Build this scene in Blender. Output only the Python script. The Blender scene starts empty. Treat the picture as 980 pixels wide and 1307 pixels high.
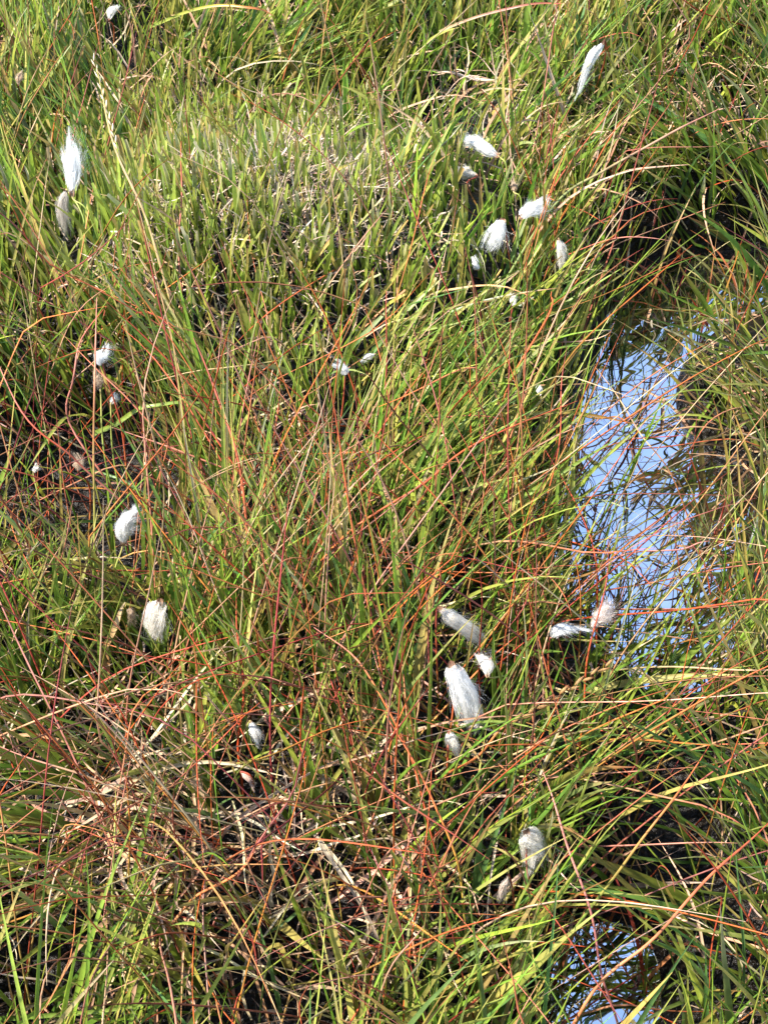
import bpy, math, random
import numpy as np
from mathutils import Vector, noise

rng = np.random.default_rng(7)
random.seed(7)
PI = math.pi
scene = bpy.context.scene
COL = scene.collection

# ------------------------------------------------------------------ camera
H, PITCH, VFOV = 1.69, math.radians(50), math.radians(34)
FPX = (1307 / 2) / math.tan(VFOV / 2)
CAM = np.array([0, 0, H])
FWD = np.array([0, math.cos(PITCH), -math.sin(PITCH)])
UP = np.array([0, math.sin(PITCH), math.cos(PITCH)])
RT = np.array([1.0, 0, 0])
cam = bpy.data.objects.new('camera', bpy.data.cameras.new('camera'))
COL.objects.link(cam)
cam.location = CAM
cam.rotation_euler = (PI / 2 - PITCH, 0, 0)
cam.data.sensor_fit = 'VERTICAL'
cam.data.angle_y = VFOV
cam.data.angle = VFOV
cam.data.clip_start = 0.05
cam.data.clip_end = 500
scene.camera = cam


def at(px, py, z):
    """the point at height z seen at a spot of the 980 x 1307 photograph"""
    d = FWD + RT * ((px - 490) / FPX) + UP * ((653.5 - py) / FPX)
    return CAM + d * ((z - H) / d[2])


def proj(P):
    d = P - CAM
    w = d @ FWD
    return 490 + (d @ RT) / w * FPX, 653.5 - (d @ UP) / w * FPX, w


# ------------------------------------------------------------------ materials
def new_mat(name):
    m = bpy.data.materials.new(name)
    m.use_nodes = True
    nt = m.node_tree
    nt.nodes.clear()
    return m, nt, nt.nodes, nt.links


def blade_material(name, rough, spec, transl, nscale=60, lo=0.72, hi=1.25, spots=38, spotcol=(0.2, 0.1, 0.035, 1)):
    m, nt, N, L = new_mat(name)
    out = N.new('ShaderNodeOutputMaterial')
    at_ = N.new('ShaderNodeAttribute'); at_.attribute_name = 'Col'
    tc = N.new('ShaderNodeTexCoord')
    nz = N.new('ShaderNodeTexNoise'); nz.inputs['Scale'].default_value = nscale
    nz.inputs['Detail'].default_value = 4
    L.new(tc.outputs['Object'], nz.inputs['Vector'])
    mr = N.new('ShaderNodeMapRange')
    mr.inputs[1].default_value = 0.3; mr.inputs[2].default_value = 0.7
    mr.inputs[3].default_value = lo; mr.inputs[4].default_value = hi
    L.new(nz.outputs['Fac'], mr.inputs[0])
    mul = N.new('ShaderNodeVectorMath'); mul.operation = 'SCALE'
    L.new(at_.outputs['Color'], mul.inputs[0]); L.new(mr.outputs[0], mul.inputs['Scale'])
    n3 = N.new('ShaderNodeTexNoise'); n3.inputs['Scale'].default_value = spots; n3.inputs['Detail'].default_value = 6; n3.inputs['Roughness'].default_value = 0.7
    L.new(tc.outputs['Object'], n3.inputs['Vector'])
    m3 = N.new('ShaderNodeMapRange'); m3.inputs[1].default_value = 0.6; m3.inputs[2].default_value = 0.72; m3.inputs[3].default_value = 0; m3.inputs[4].default_value = 0.6
    L.new(n3.outputs['Fac'], m3.inputs[0])
    br = N.new('ShaderNodeMixRGB'); br.inputs[2].default_value = spotcol
    L.new(m3.outputs[0], br.inputs[0]); L.new(mul.outputs[0], br.inputs[1])
    mul = br
    p = N.new('ShaderNodeBsdfPrincipled')
    p.inputs['Roughness'].default_value = rough
    p.inputs['Specular IOR Level'].default_value = spec
    L.new(mul.outputs[0], p.inputs['Base Color'])
    t = N.new('ShaderNodeBsdfTranslucent')
    L.new(mul.outputs[0], t.inputs['Color'])
    mx = N.new('ShaderNodeMixShader'); mx.inputs[0].default_value = transl
    L.new(p.outputs[0], mx.inputs[1]); L.new(t.outputs[0], mx.inputs[2])
    L.new(mx.outputs[0], out.inputs['Surface'])
    return m


M_BLADE = blade_material('grass_blade', 0.40, 0.5, 0.40)
M_DRY = blade_material('dry_grass', 0.6, 0.3, 0.18, 90, 0.65, 1.25)
M_STEM = blade_material('grass_stem', 0.5, 0.25, 0.12, 45, 0.65, 1.35, 24, (0.10, 0.045, 0.02, 1))
M_COTTON = blade_material('cotton_hair', 0.8, 0.2, 0.5, 150, 0.94, 1.05, 30, (0.74, 0.68, 0.6, 1))


def soil_material():
    m, nt, N, L = new_mat('wet_peat')
    out = N.new('ShaderNodeOutputMaterial')
    p = N.new('ShaderNodeBsdfPrincipled')
    tc = N.new('ShaderNodeTexCoord')
    nz = N.new('ShaderNodeTexNoise'); nz.inputs['Scale'].default_value = 35; nz.inputs['Detail'].default_value = 8
    L.new(tc.outputs['Object'], nz.inputs['Vector'])
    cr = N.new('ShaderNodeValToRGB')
    cr.color_ramp.elements[0].position = 0.35; cr.color_ramp.elements[0].color = (0.004, 0.003, 0.002, 1)  # peat taken near-black, with the shade of the wet hollows in its colour
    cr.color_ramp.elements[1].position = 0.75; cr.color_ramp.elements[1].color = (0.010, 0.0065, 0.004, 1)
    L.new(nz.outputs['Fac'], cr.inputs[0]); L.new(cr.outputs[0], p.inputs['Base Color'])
    p.inputs['Roughness'].default_value = 0.3
    p.inputs['Specular IOR Level'].default_value = 0.22
    n2 = N.new('ShaderNodeTexNoise'); n2.inputs['Scale'].default_value = 120; n2.inputs['Detail'].default_value = 6
    L.new(tc.outputs['Object'], n2.inputs['Vector'])
    b = N.new('ShaderNodeBump'); b.inputs['Strength'].default_value = 0.9; b.inputs['Distance'].default_value = 0.01
    L.new(n2.outputs['Fac'], b.inputs['Height']); L.new(b.outputs[0], p.inputs['Normal'])
    L.new(p.outputs[0], out.inputs['Surface'])
    return m


def water_material():
    m, nt, N, L = new_mat('bog_water')
    out = N.new('ShaderNodeOutputMaterial')
    tc = N.new('ShaderNodeTexCoord')
    n1 = N.new('ShaderNodeTexNoise'); n1.inputs['Scale'].default_value = 10; n1.inputs['Detail'].default_value = 1.5
    n1.inputs['Distortion'].default_value = 0.6
    L.new(tc.outputs['Object'], n1.inputs['Vector'])
    b = N.new('ShaderNodeBump'); b.inputs['Strength'].default_value = 0.5; b.inputs['Distance'].default_value = 0.006
    L.new(n1.outputs['Fac'], b.inputs['Height'])
    d = N.new('ShaderNodeBsdfDiffuse'); d.inputs['Color'].default_value = (0.006, 0.005, 0.004, 1)
    g = N.new('ShaderNodeBsdfGlossy'); g.inputs['Roughness'].default_value = 0.015
    g.inputs['Color'].default_value = (1, 1, 1, 1)
    L.new(b.outputs[0], g.inputs['Normal'])
    f = N.new('ShaderNodeFresnel'); f.inputs['IOR'].default_value = WATER_IOR
    mx = N.new('ShaderNodeMixShader')
    L.new(f.outputs[0], mx.inputs[0]); L.new(d.outputs[0], mx.inputs[1]); L.new(g.outputs[0], mx.inputs[2])
    fl = N.new('ShaderNodeTexNoise'); fl.inputs['Scale'].default_value = 9; fl.inputs['Detail'].default_value = 9; fl.inputs['Roughness'].default_value = 0.7
    L.new(tc.outputs['Object'], fl.inputs['Vector'])
    fr = N.new('ShaderNodeMapRange'); fr.inputs[1].default_value = 0.58; fr.inputs[2].default_value = 0.72; fr.inputs[3].default_value = 0; fr.inputs[4].default_value = 0.55
    L.new(fl.outputs['Fac'], fr.inputs[0])
    sc = N.new('ShaderNodeBsdfDiffuse'); sc.inputs['Color'].default_value = (0.022, 0.015, 0.008, 1)
    m2 = N.new('ShaderNodeMixShader')
    L.new(fr.outputs[0], m2.inputs[0]); L.new(mx.outputs[0], m2.inputs[1]); L.new(sc.outputs[0], m2.inputs[2])
    L.new(m2.outputs[0], out.inputs['Surface'])
    return m


WATER_IOR = 4.2      # raised far above real water so the mirrored sky shows brighter
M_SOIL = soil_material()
M_WATER = water_material()


# ------------------------------------------------------------------ mesh helpers
def mesh_obj(name, V, F, C=None, mat=None, parent=None, smooth=True):
    """V n x 3, F m x 4 quads, C n x 3 own colours"""
    me = bpy.data.meshes.new(name)
    V = np.asarray(V, dtype=np.float32); F = np.asarray(F, dtype=np.int32)
    if parent is not None:
        V = V - np.array(parent.location, dtype=np.float32)
    me.vertices.add(len(V)); me.vertices.foreach_set('co', V.ravel())
    me.loops.add(F.size); me.loops.foreach_set('vertex_index', F.ravel())
    me.polygons.add(len(F))
    me.polygons.foreach_set('loop_start', np.arange(0, F.size, F.shape[1], dtype=np.int32))
    me.polygons.foreach_set('loop_total', np.full(len(F), F.shape[1], dtype=np.int32))
    me.update(calc_edges=True)
    if smooth:
        me.polygons.foreach_set('use_smooth', np.ones(len(F), dtype=bool))
    if C is not None:
        a = me.attributes.new('Col', 'FLOAT_COLOR', 'POINT')
        C4 = np.ones((len(V), 4), dtype=np.float32); C4[:, :3] = C
        a.data.foreach_set('color', C4.ravel())
    if mat: me.materials.append(mat)
    o = bpy.data.objects.new(name, me)
    COL.objects.link(o)
    if parent is not None: o.parent = parent
    return o


def thing(name, label, cat, loc, group=None):
    o = bpy.data.objects.new(name, None)
    COL.objects.link(o)
    o.empty_display_size = 0.02
    o.location = [float(v) for v in loc]
    o['label'] = label; o['category'] = cat; o['kind'] = 'thing'
    if group: o['group'] = group
    return o


def inside(px, py, poly):
    r = np.zeros(np.shape(px), dtype=bool)
    n = len(poly)
    for i in range(n):
        x0, y0 = poly[i]; x1, y1 = poly[(i + 1) % n]
        if y0 == y1: continue
        c = ((y0 > py) != (y1 > py)) & (px < (x1 - x0) * (py - y0) / (y1 - y0) + x0)
        r ^= c
    return r


# ------------------------------------------------------------------ layout of the bog (spots of the photograph laid on the ground)
W_CHANNEL = [(765, 400), (800, 340), (870, 322), (1100, 305), (1100, 395), (985, 400), (905, 430), (868, 480), (862, 530),
             (905, 570), (965, 590), (975, 680), (960, 740), (945, 800), (950, 870), (890, 905), (820, 895), (775, 860), (745, 800), (722, 740),
             (690, 690), (702, 610), (730, 540), (758, 470)]
W_POOL = [(690, 1420), (700, 1250), (722, 1190), (765, 1168), (812, 1185), (842, 1225), (838, 1420)]
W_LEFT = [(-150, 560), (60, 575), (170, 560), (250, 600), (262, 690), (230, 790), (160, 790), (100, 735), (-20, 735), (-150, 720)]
W_PUDDLE = [(85, 680), (110, 676), (150, 700), (200, 712), (206, 726), (180, 734), (120, 712)]
W_CORNER = [(-150, 1195), (70, 1185), (140, 1215), (150, 1262), (80, 1300), (-150, 1300)]
W_GAP = [(455, 140), (520, 130), (630, 120), (640, 165), (560, 190), (470, 180)]
M_RIGHT = [(740, 980), (800, 945), (890, 935), (925, 1000), (915, 1090), (880, 1160), (815, 1165), (750, 1110)]
M_FOOT = [(370, 1185), (470, 1165), (480, 1230), (380, 1240)]
WATERS = [W_CHANNEL, W_POOL]
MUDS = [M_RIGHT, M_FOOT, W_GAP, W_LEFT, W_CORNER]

GX0, GX1, GY0, GY1, GN = -1.7, 1.7, 0.2, 3.6, 341
gx = np.linspace(GX0, GX1, GN); gy = np.linspace(GY0, GY1, GN)
XX, YY = np.meshgrid(gx, gy, indexing='ij')


def gpoly(poly, z=0.0):
    return [tuple(at(x, y, z)[:2]) for x, y in poly]


def blur(a, k):
    ker = np.exp(-0.5 * (np.arange(-3 * k, 3 * k + 1) / k) ** 2); ker /= ker.sum()
    for ax in (0, 1):
        a = np.apply_along_axis(lambda v: np.convolve(np.pad(v, 3 * k, mode='edge'), ker, 'valid'), ax, a)
    return a


wm = np.zeros_like(XX)
for w in WATERS: wm[inside(XX, YY, gpoly(w))] = 1
wm = blur(wm, 2)
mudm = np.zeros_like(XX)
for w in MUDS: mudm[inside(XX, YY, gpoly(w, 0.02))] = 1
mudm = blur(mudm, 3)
low = np.zeros_like(XX)
rs = np.random.default_rng(3)
bump = blur(rs.normal(size=XX.shape), 5); bump /= bump.std()
bump2 = blur(rs.normal(size=XX.shape), 2); bump2 /= bump2.std()
land = 0.055 + 0.014 * bump + 0.004 * bump2


def hump(px, py, sx, sy, h):
    c = at(px, py, h)
    return h * np.exp(-0.5 * (((XX - c[0]) / sx) ** 2 + ((YY - c[1]) / sy) ** 2))


land = land + hump(330, 300, 0.22, 0.17, 0.20) + hump(60, 120, 0.22, 0.2, 0.05) + hump(640, 260, 0.12, 0.15, 0.06)
land = land + hump(430, 800, 0.25, 0.16, 0.05) + hump(170, 1090, 0.16, 0.10, 0.06) + hump(600, 1000, 0.18, 0.12, 0.05)
land = land + hump(1010, 520, 0.12, 0.1, 0.06) + hump(1060, 1000, 0.12, 0.2, 0.06) + hump(900, 120, 0.25, 0.2, 0.08)
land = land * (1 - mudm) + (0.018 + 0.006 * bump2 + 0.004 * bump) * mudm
TZ = land * (1 - wm) + (-0.07) * wm


def bil(A, x, y):
    u = np.clip((x - GX0) / (GX1 - GX0) * (GN - 1), 0, GN - 1.001); v = np.clip((y - GY0) / (GY1 - GY0) * (GN - 1), 0, GN - 1.001)
    i = u.astype(int); j = v.astype(int); fu = u - i; fv = v - j
    return (A[i, j] * (1 - fu) + A[i + 1, j] * fu) * (1 - fv) + (A[i, j + 1] * (1 - fu) + A[i + 1, j + 1] * fu) * fv


def ground_z(x, y): return bil(TZ, np.asarray(x, float), np.asarray(y, float))


# ground: one sheet to the horizon, fine where the bog is seen
def axis(a):
    o = np.geomspace(0.05, 80, 22)
    return np.concatenate([(a[0] - o)[::-1], a[::2], a[-1] + o])


ax_, ay_ = axis(gx), axis(gy)
AX, AY = np.meshgrid(ax_, ay_, indexing='ij')
AZ = ground_z(AX, AY)
far = np.maximum(np.maximum(GX0 - AX, AX - GX1), np.maximum(GY0 - AY, AY - GY1))
AZ = np.where(far > 0.02, np.maximum(AZ, 0.05), AZ)
nx, ny = AX.shape
idx = np.arange(nx * ny).reshape(nx, ny)
quads = np.stack([idx[:-1, :-1], idx[1:, :-1], idx[1:, 1:], idx[:-1, 1:]], -1).reshape(-1, 4)
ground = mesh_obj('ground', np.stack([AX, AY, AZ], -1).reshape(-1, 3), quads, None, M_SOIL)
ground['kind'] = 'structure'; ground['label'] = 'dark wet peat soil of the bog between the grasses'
wv = [(-1.75, 0.15, 0), (1.75, 0.15, 0), (1.75, 3.65, 0), (-1.75, 3.65, 0)]
water = mesh_obj('water', wv, [(0, 1, 2, 3)], None, M_WATER)
water['kind'] = 'structure'; water['label'] = 'dark still bog water mirroring pale blue sky'


# ------------------------------------------------------------------ blades
def jit(c, n, s=0.18):
    """n copies of colour(s) c (k x 3), picked at random, each a little different in brightness and hue"""
    c = np.asarray(c, float)
    k = c[rng.integers(0, len(c), n)]
    return np.clip(k * np.exp(rng.normal(0, s, (n, 1))) * np.exp(rng.normal(0, s * 0.35, (n, 3))), 0.004, 0.9)


def lush(c): return c * np.array([1.12, 1.25, 0.66])


class Batch:
    """many blades of one build: rows of three vertices along a centre line that leans, bends and wavers"""
    def __init__(self, roots, az, th0, bend, L, W, c0, c1, nseg=7, tube=False, blunt=False, waver=0.15, power=1.3, cpow=1.5, fold=0.25, prune=None, kink=0.0):
        n = len(roots)
        self.n, self.nseg, self.tube = n, nseg, tube
        s = np.linspace(0, 1, nseg + 1)
        th = th0[:, None] + bend[:, None] * s[None] ** power
        ph = az[:, None] + rng.normal(0, waver * 2, (n, 1)) * s[None] + waver * np.sin(s[None] * rng.uniform(3, 9, (n, 1)) + rng.uniform(0, 6, (n, 1)))
        th = th + waver * 0.7 * np.sin(s[None] * rng.uniform(3, 10, (n, 1)) + rng.uniform(0, 6, (n, 1)))
        if kink:
            kk = np.where(rng.random((n, 1)) < kink, rng.normal(0, 0.5, (n, 1)), 0)
            th = th + kk * (s[None] > rng.uniform(0.3, 0.85, (n, 1)))
        T = np.stack([np.sin(th) * np.cos(ph), np.sin(th) * np.sin(ph), np.cos(th)], -1)
        step = (T[:, :-1] + T[:, 1:]) * 0.5 * (L / nseg)[:, None, None]
        P = np.concatenate([np.zeros((n, 1, 3)), np.cumsum(step, 1)], 1) + roots[:, None]
        gz = np.maximum(ground_z(P[..., 0], P[..., 1]), 0.0) + 0.003 + rng.uniform(0, 0.012, (n, 1))
        P[:, 1:, 2] = np.maximum(P[:, 1:, 2], gz[:, 1:])
        self.P = P
        keep = np.ones(n, bool)
        if prune is not None: keep = prune(P)
        self.keep = keep
        tan = np.gradient(P, axis=1); tan /= np.linalg.norm(tan, axis=2, keepdims=True) + 1e-9
        h = np.stack([-np.sin(ph), np.cos(ph), np.zeros_like(ph)], -1)
        h = h - tan * (h * tan).sum(-1, keepdims=True); h /= np.linalg.norm(h, axis=2, keepdims=True) + 1e-9
        b = np.cross(tan, h)
        tw = rng.normal(0, 0.5, (n, 1)) + rng.normal(0, 0.9, (n, 1)) * s[None]
        side = np.cos(tw)[..., None] * h + np.sin(tw)[..., None] * b
        nor = -np.sin(tw)[..., None] * h + np.cos(tw)[..., None] * b
        if tube: prof = (1 - 0.35 * s) * (1 - 0.8 * np.clip((s - 0.8) / 0.2, 0, 1))
        elif blunt: prof = (0.75 + 0.25 * np.minimum(1, s * 3)) * np.where(s > 0.97, 0.62, 1)
        else: prof = (0.6 + 0.4 * np.minimum(1, s * 4)) * (1 - s ** 2.2) + 0.04
        w = 0.5 * W[:, None, None] * prof[None, :, None]
        if tube:
            R = [side * w, (-0.5 * side + 0.866 * nor) * w, (-0.5 * side - 0.866 * nor) * w]
        else:
            f = fold * np.abs(rng.normal(1, 0.5, (n, 1, 1)))
            R = [side * w + nor * w * f, -nor * w * f, -side * w + nor * w * f]
        self.V = np.stack([P + r for r in R], 2)              # n, nseg+1, 3, 3
        q = (s ** cpow)[None, :, None]
        self.C = np.repeat((c0[:, None] * (1 - q) + c1[:, None] * q)[:, :, None], 3, 2)
        self.roots = roots

    def build(self, name, sel, mat, parent=None):
        sel = np.nonzero(sel & self.keep)[0]
        if len(sel) == 0: return None
        k = (self.nseg + 1) * 3
        base = (np.arange(len(sel)) * k)[:, None, None]
        r = (np.arange(self.nseg) * 3)[None, :, None]
        pairs = [(0, 1), (1, 2), (2, 0)] if self.tube else [(0, 1), (1, 2)]
        F = np.stack([np.concatenate([base + r + a, base + r + b, base + r + 3 + b, base + r + 3 + a], -1) for a, b in pairs], 2)
        return mesh_obj(name, self.V[sel].reshape(-1, 3), F.reshape(-1, 4), self.C[sel].reshape(-1, 3), mat, parent)


def scatter(per_m2, dens):
    """root points on the ground; dens(px, py, wet) is the chance of keeping one"""
    x0, x1, y0, y1 = -1.0, 1.0, 0.5, 3.0
    n = int(per_m2 * (x1 - x0) * (y1 - y0))
    x = rng.uniform(x0, x1, n); y = rng.uniform(y0, y1, n)
    z = ground_z(x, y)
    P = np.stack([x, y, z], -1)
    px, py, _ = proj(P)
    d = dens(px, py)
    out = np.maximum(np.maximum(-px, px - 980), np.maximum(-py, py - 1480)) 
    d = d * np.where(out > 120, 0.25, 1.0)
    k = rng.random(n) < d
    return P[k], px[k], py[k]


def wet(px, py):
    """inside open water, with ragged edges"""
    jx = px + rng.normal(0, 20, px.shape); jy = py + rng.normal(0, 20, px.shape)
    r = np.zeros(px.shape, bool)
    for w in WATERS: r |= inside(jx, jy, w)
    return r


def muddy(px, py):
    jx = px + rng.normal(0, 18, px.shape); jy = py + rng.normal(0, 18, px.shape)
    r = np.zeros(px.shape, bool)
    for w in MUDS: r |= inside(jx, jy, w)
    return r


def blob(px, py, cx, cy, rx, ry):
    return np.exp(-0.5 * (((px - cx) / rx) ** 2 + ((py - cy) / ry) ** 2))


# which way blades lean: spot, reach, push to the right (x) and away (y), in radians of tilt
LEAN = [(950, 250, 130, 160, -0.45, -0.02), (1010, 1080, 120, 150, -0.5, -0.05), (960, 470, 90, 70, -0.35, -0.2), (640, 420, 130, 100, 0.12, 0.0),
        (40, 1070, 90, 80, -0.9, -0.2), (180, 1130, 90, 90, 0.3, -0.6), (40, 850, 110, 110, -0.2, 0.0), (480, 760, 180, 130, 0.12, 0.0),
        (600, 1220, 160, 90, 0.15, 0.0), (300, 80, 120, 70, 0.35, -0.1), (720, 110, 150, 80, 0.3, 0.1), (700, 980, 120, 100, 0.1, -0.1),
        (80, 200, 130, 130, -0.1, 0.1), (400, 480, 180, 60, 0.0, -0.15), (760, 300, 80, 80, 0.15, -0.2)]


def at_many(px, py):
    d = FWD[None] + RT[None] * ((px - 490) / FPX)[:, None] + UP[None] * ((653.5 - py) / FPX)[:, None]
    t = (0.05 - H) / np.minimum(d[:, 2], -0.05)
    return d[:, 0] * t, d[:, 1] * t


def lean(px, py):
    lx = np.zeros(px.shape); ly = np.zeros(px.shape)
    for cx, cy, rx, ry, ax, ay in LEAN:
        g = blob(px, py, cx, cy, rx, ry); lx += g * ax; ly += g * ay
    return lx, ly


clump = blur(rs.normal(size=XX.shape), 4); clump /= clump.std()
sway_x = blur(rs.normal(size=XX.shape), 6); sway_x /= sway_x.std()
sway_y = blur(rs.normal(size=XX.shape), 6); sway_y /= sway_y.std()


def tilt(px, py, spread, k=1.0):
    lx, ly = lean(px, py)
    g = at_many(px, py)
    lx = lx + 0.20 * bil(sway_x, *g); ly = ly + 0.12 * bil(sway_y, *g)
    lx = lx * k + rng.normal(0, spread, px.shape); ly = ly * k + rng.normal(0, spread, px.shape)
    return np.arctan2(ly, lx), np.hypot(lx, ly)


# ------------------------------------------------------------------ cotton grass: spots first, so the blades can leave them in view
# attach spot, free end spot, width (photo pixels), height above water of both, root spot, whiteness, wisps, label
WHITE, CREAM, TAN = (0.87, 0.86, 0.83), (0.88, 0.84, 0.76), (0.62, 0.48, 0.34)
TUFTS = [
    ((92, 246), (90, 188), 25, .27, .31, (150, 420), WHITE, 1.5, 'tall white cotton tuft near the left edge with loose hairs blown right'),
    ((84, 245), (78, 292), 18, .24, .20, (120, 430), (0.66, 0.61, 0.54), 1.6, 'greyish limp cotton tuft hanging just below the tall white one'),
    ((633, 198), (592, 179), 23, .22, .23, (640, 330), WHITE, 1.2, 'bright white cotton tuft blown sideways at the top of its slope'),
    ((607, 224), (586, 218), 15, .20, .20, (612, 350), CREAM, 0.8, 'small cream cotton tuft beneath the sideways white one'),
    ((641, 282), (628, 308), 27, .24, .22, (655, 420), WHITE, 0.8, 'white cotton tuft behind crossing dark red stems, its hair hanging down left'),
    ((664, 276), (686, 258), 24, .25, .26, (650, 430), WHITE, 0.8, 'plump white cotton tuft on a dark red stem, tipped to upper right'),
    ((712, 306), (715, 334), 15, .22, .19, (720, 450), CREAM, 0.8, 'narrow cream cotton tuft hanging closest to the upper water'),
    ((609, 344), (605, 331), 11, .20, .21, (618, 420), WHITE, 0.6, 'tiny white cotton tuft low in yellow green blades under the slope cluster'),
    ((768, 56), (737, 116), 12, .29, .22, (740, 190), (0.87, 0.86, 0.82), 0.5, 'long thin white cotton wisp near the top edge of the bog'),
    ((131, 464), (128, 452), 16, .28, .29, (165, 690), WHITE, 1.6, 'ragged small white cotton remnant topping a stalk above dark water'),
    ((128, 494), (124, 482), 14, .25, .26, (160, 690), TAN, 1.4, 'faded tan seed head under the ragged white remnant'),
    ((440, 478), (434, 468), 14, .27, .28, (420, 640), WHITE, 0.8, 'small white cotton flake pair in the middle of the long grass'),
    ((100, 600), (99, 586), 13, .22, .23, (110, 740), TAN, 1.0, 'shrivelled tan cotton head beside the left pool'),
    ((158, 693), (166, 658), 27, .22, .26, (160, 800), WHITE, 0.6, 'clean white egg shaped cotton tuft upright above the left pool'),
    ((204, 768), (200, 808), 31, .24, .20, (215, 900), CREAM, 0.6, 'broad cream cotton tuft hanging below a brown scaly cap at left'),
    ((562, 778), (603, 812), 25, .27, .23, (560, 960), CREAM, 0.8, 'cream cotton tuft drooping in a curve to lower right'),
    ((704, 812), (727, 803), 19, .24, .25, (705, 960), WHITE, 1.0, 'white cotton tuft lying sideways left of the open water'),
    ((755, 800), (772, 774), 22, .23, .25, (745, 950), (0.75, 0.66, 0.6), 2.0, 'wispy pinkish cotton head against the blue water'),
    ((622, 862), (612, 840), 20, .25, .26, (630, 960), CREAM, 0.8, 'cream cotton tuft right above the largest hanging one'),
    ((576, 850), (594, 914), 34, .28, .23, (560, 1050), WHITE, 0.7, 'largest white cotton tuft, long and hanging, crossed by a dark stem'),
    ((573, 935), (581, 957), 19, .23, .21, (560, 1080), CREAM, 0.7, 'small rounded cotton tuft directly below the largest one'),
    ((672, 1062), (673, 1092), 34, .25, .21, (690, 1180), CREAM, 0.5, 'squat cream cotton tuft with a brown top in the lower right'),
    ((648, 1118), (638, 1148), 13, .20, .16, (660, 1220), (0.8, 0.7, 0.62), 0.8, 'pinkish half hidden cotton tuft below the squat one'),
    ((320, 922), (327, 948), 14, .22, .20, (330, 1020), WHITE, 1.0, 'small bright white cotton tuft with pink upper half, in the lower left'),
    ((168, 776), (166, 790), 13, .20, .19, (180, 880), TAN, 1.8, 'frayed tan seed head left of the broad cream tuft'),
    ((656, 390), (653, 378), 10, .20, .20, (665, 460), CREAM, 0.8, 'pale speck of cotton on a slope above orange leaves'),
    ((690, 505), (686, 492), 8, .22, .22, (700, 620), CREAM, 0.6, 'minute cotton remnant at the left bank of the upper water'),
    ((308, 986), (322, 1004), 8, .18, .17, (330, 1060), (0.75, 0.6, 0.52), 0.4, 'thin pinkish cotton shred below the bright white small tuft'),
    ((140, 24), (148, 8), 9, .22, .23, (150, 120), CREAM, 0.8, 'slim pale cotton wisp by the top left edge'),
    ((24, 108), (26, 94), 8, .22, .23, (30, 200), TAN, 1.2, 'small tan spiky seed head at the upper left edge'),
    ((655, 244), (654, 234), 9, .20, .20, (660, 360), TAN, 1.6, 'tiny tan seed head between the white tufts on the slope'),
    ((478, 452), (464, 460), 8, .26, .26, (440, 620), CREAM, 1.4, 'wispy cotton thread right of the small flake pair'),
    ((142, 514), (146, 508), 9, .23, .23, (165, 690), CREAM, 1.0, 'tiny loose cotton flake low on the ragged stalk'),
    ((43, 602), (46, 596), 8, .18, .18, (60, 700), CREAM, 0.8, 'pale cotton speck over the left dark water'),
]
GUARD = []
SUNNY = []
SUN_EL, SUN_X, SUN_Y = math.radians(54), -0.97, -0.08
SUN_D = np.array([SUN_X, SUN_Y, 0]) / math.hypot(SUN_X, SUN_Y) * math.cos(SUN_EL) + np.array([0, 0, math.sin(SUN_EL)])
for a, e, w, za, ze, r, c, ws, lab in TUFTS:
    p = (at(*a, za) + at(*e, ze)) / 2
    q = proj(p)
    SUNNY.append((p, 0.5 * max(w, math.hypot(a[0] - e[0], a[1] - e[1])) * q[2] / FPX))
    rad = 0.5 * max(w, math.hypot(a[0] - e[0], a[1] - e[1]))
    GUARD.append(((a[0] + e[0]) / 2, (a[1] + e[1]) / 2, rad * 0.85, q[2]))
    rq = at(r[0], r[1], 0.06); mq = rq * 0.45 + p * 0.55 + np.array([0, 0, 0.02])
    for f_ in (0.25, 0.5, 0.75, 1.0):
        g_ = at(*a, za) * (1 - f_) + mq * f_
        gq = proj(g_)
        GUARD.append((float(gq[0]), float(gq[1]), 2.0, gq[2]))

V_MAIN = [(735, 560), (810, 545), (845, 600), (935, 640), (940, 700), (915, 780), (895, 860), (805, 835), (770, 770), (735, 690)]
V_UP = [(790, 380), (850, 335), (985, 325), (985, 405), (890, 440), (820, 500), (765, 530), (770, 450)]
V_POOL = [(712, 1195), (800, 1180), (838, 1230), (828, 1310), (700, 1310)]
V_LEFT = [(0, 565), (150, 550), (235, 620), (225, 700), (100, 680), (0, 640)]
V_MUD = [(755, 970), (890, 945), (900, 1090), (800, 1150), (745, 1080)]
V_HOLE = [(840, 560), (960, 590), (960, 640), (880, 625)]
V_GAP = [(470, 150), (560, 130), (640, 130), (640, 175), (520, 185)]
V_CORNER = [(-10, 1195), (95, 1190), (125, 1240), (60, 1278), (-10, 1275)]
VIEWS = [(V_MAIN, 0.72), (V_UP, 0.78), (V_POOL, 0.82), (V_LEFT, 0.55), (V_MUD, 0.5), (V_HOLE, 0.6), (V_GAP, 0.5), (V_CORNER, 0.8)]


V_MOUND = [(170, 230), (215, 160), (330, 140), (470, 180), (520, 270), (490, 370), (400, 430), (260, 410), (190, 330)]


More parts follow.
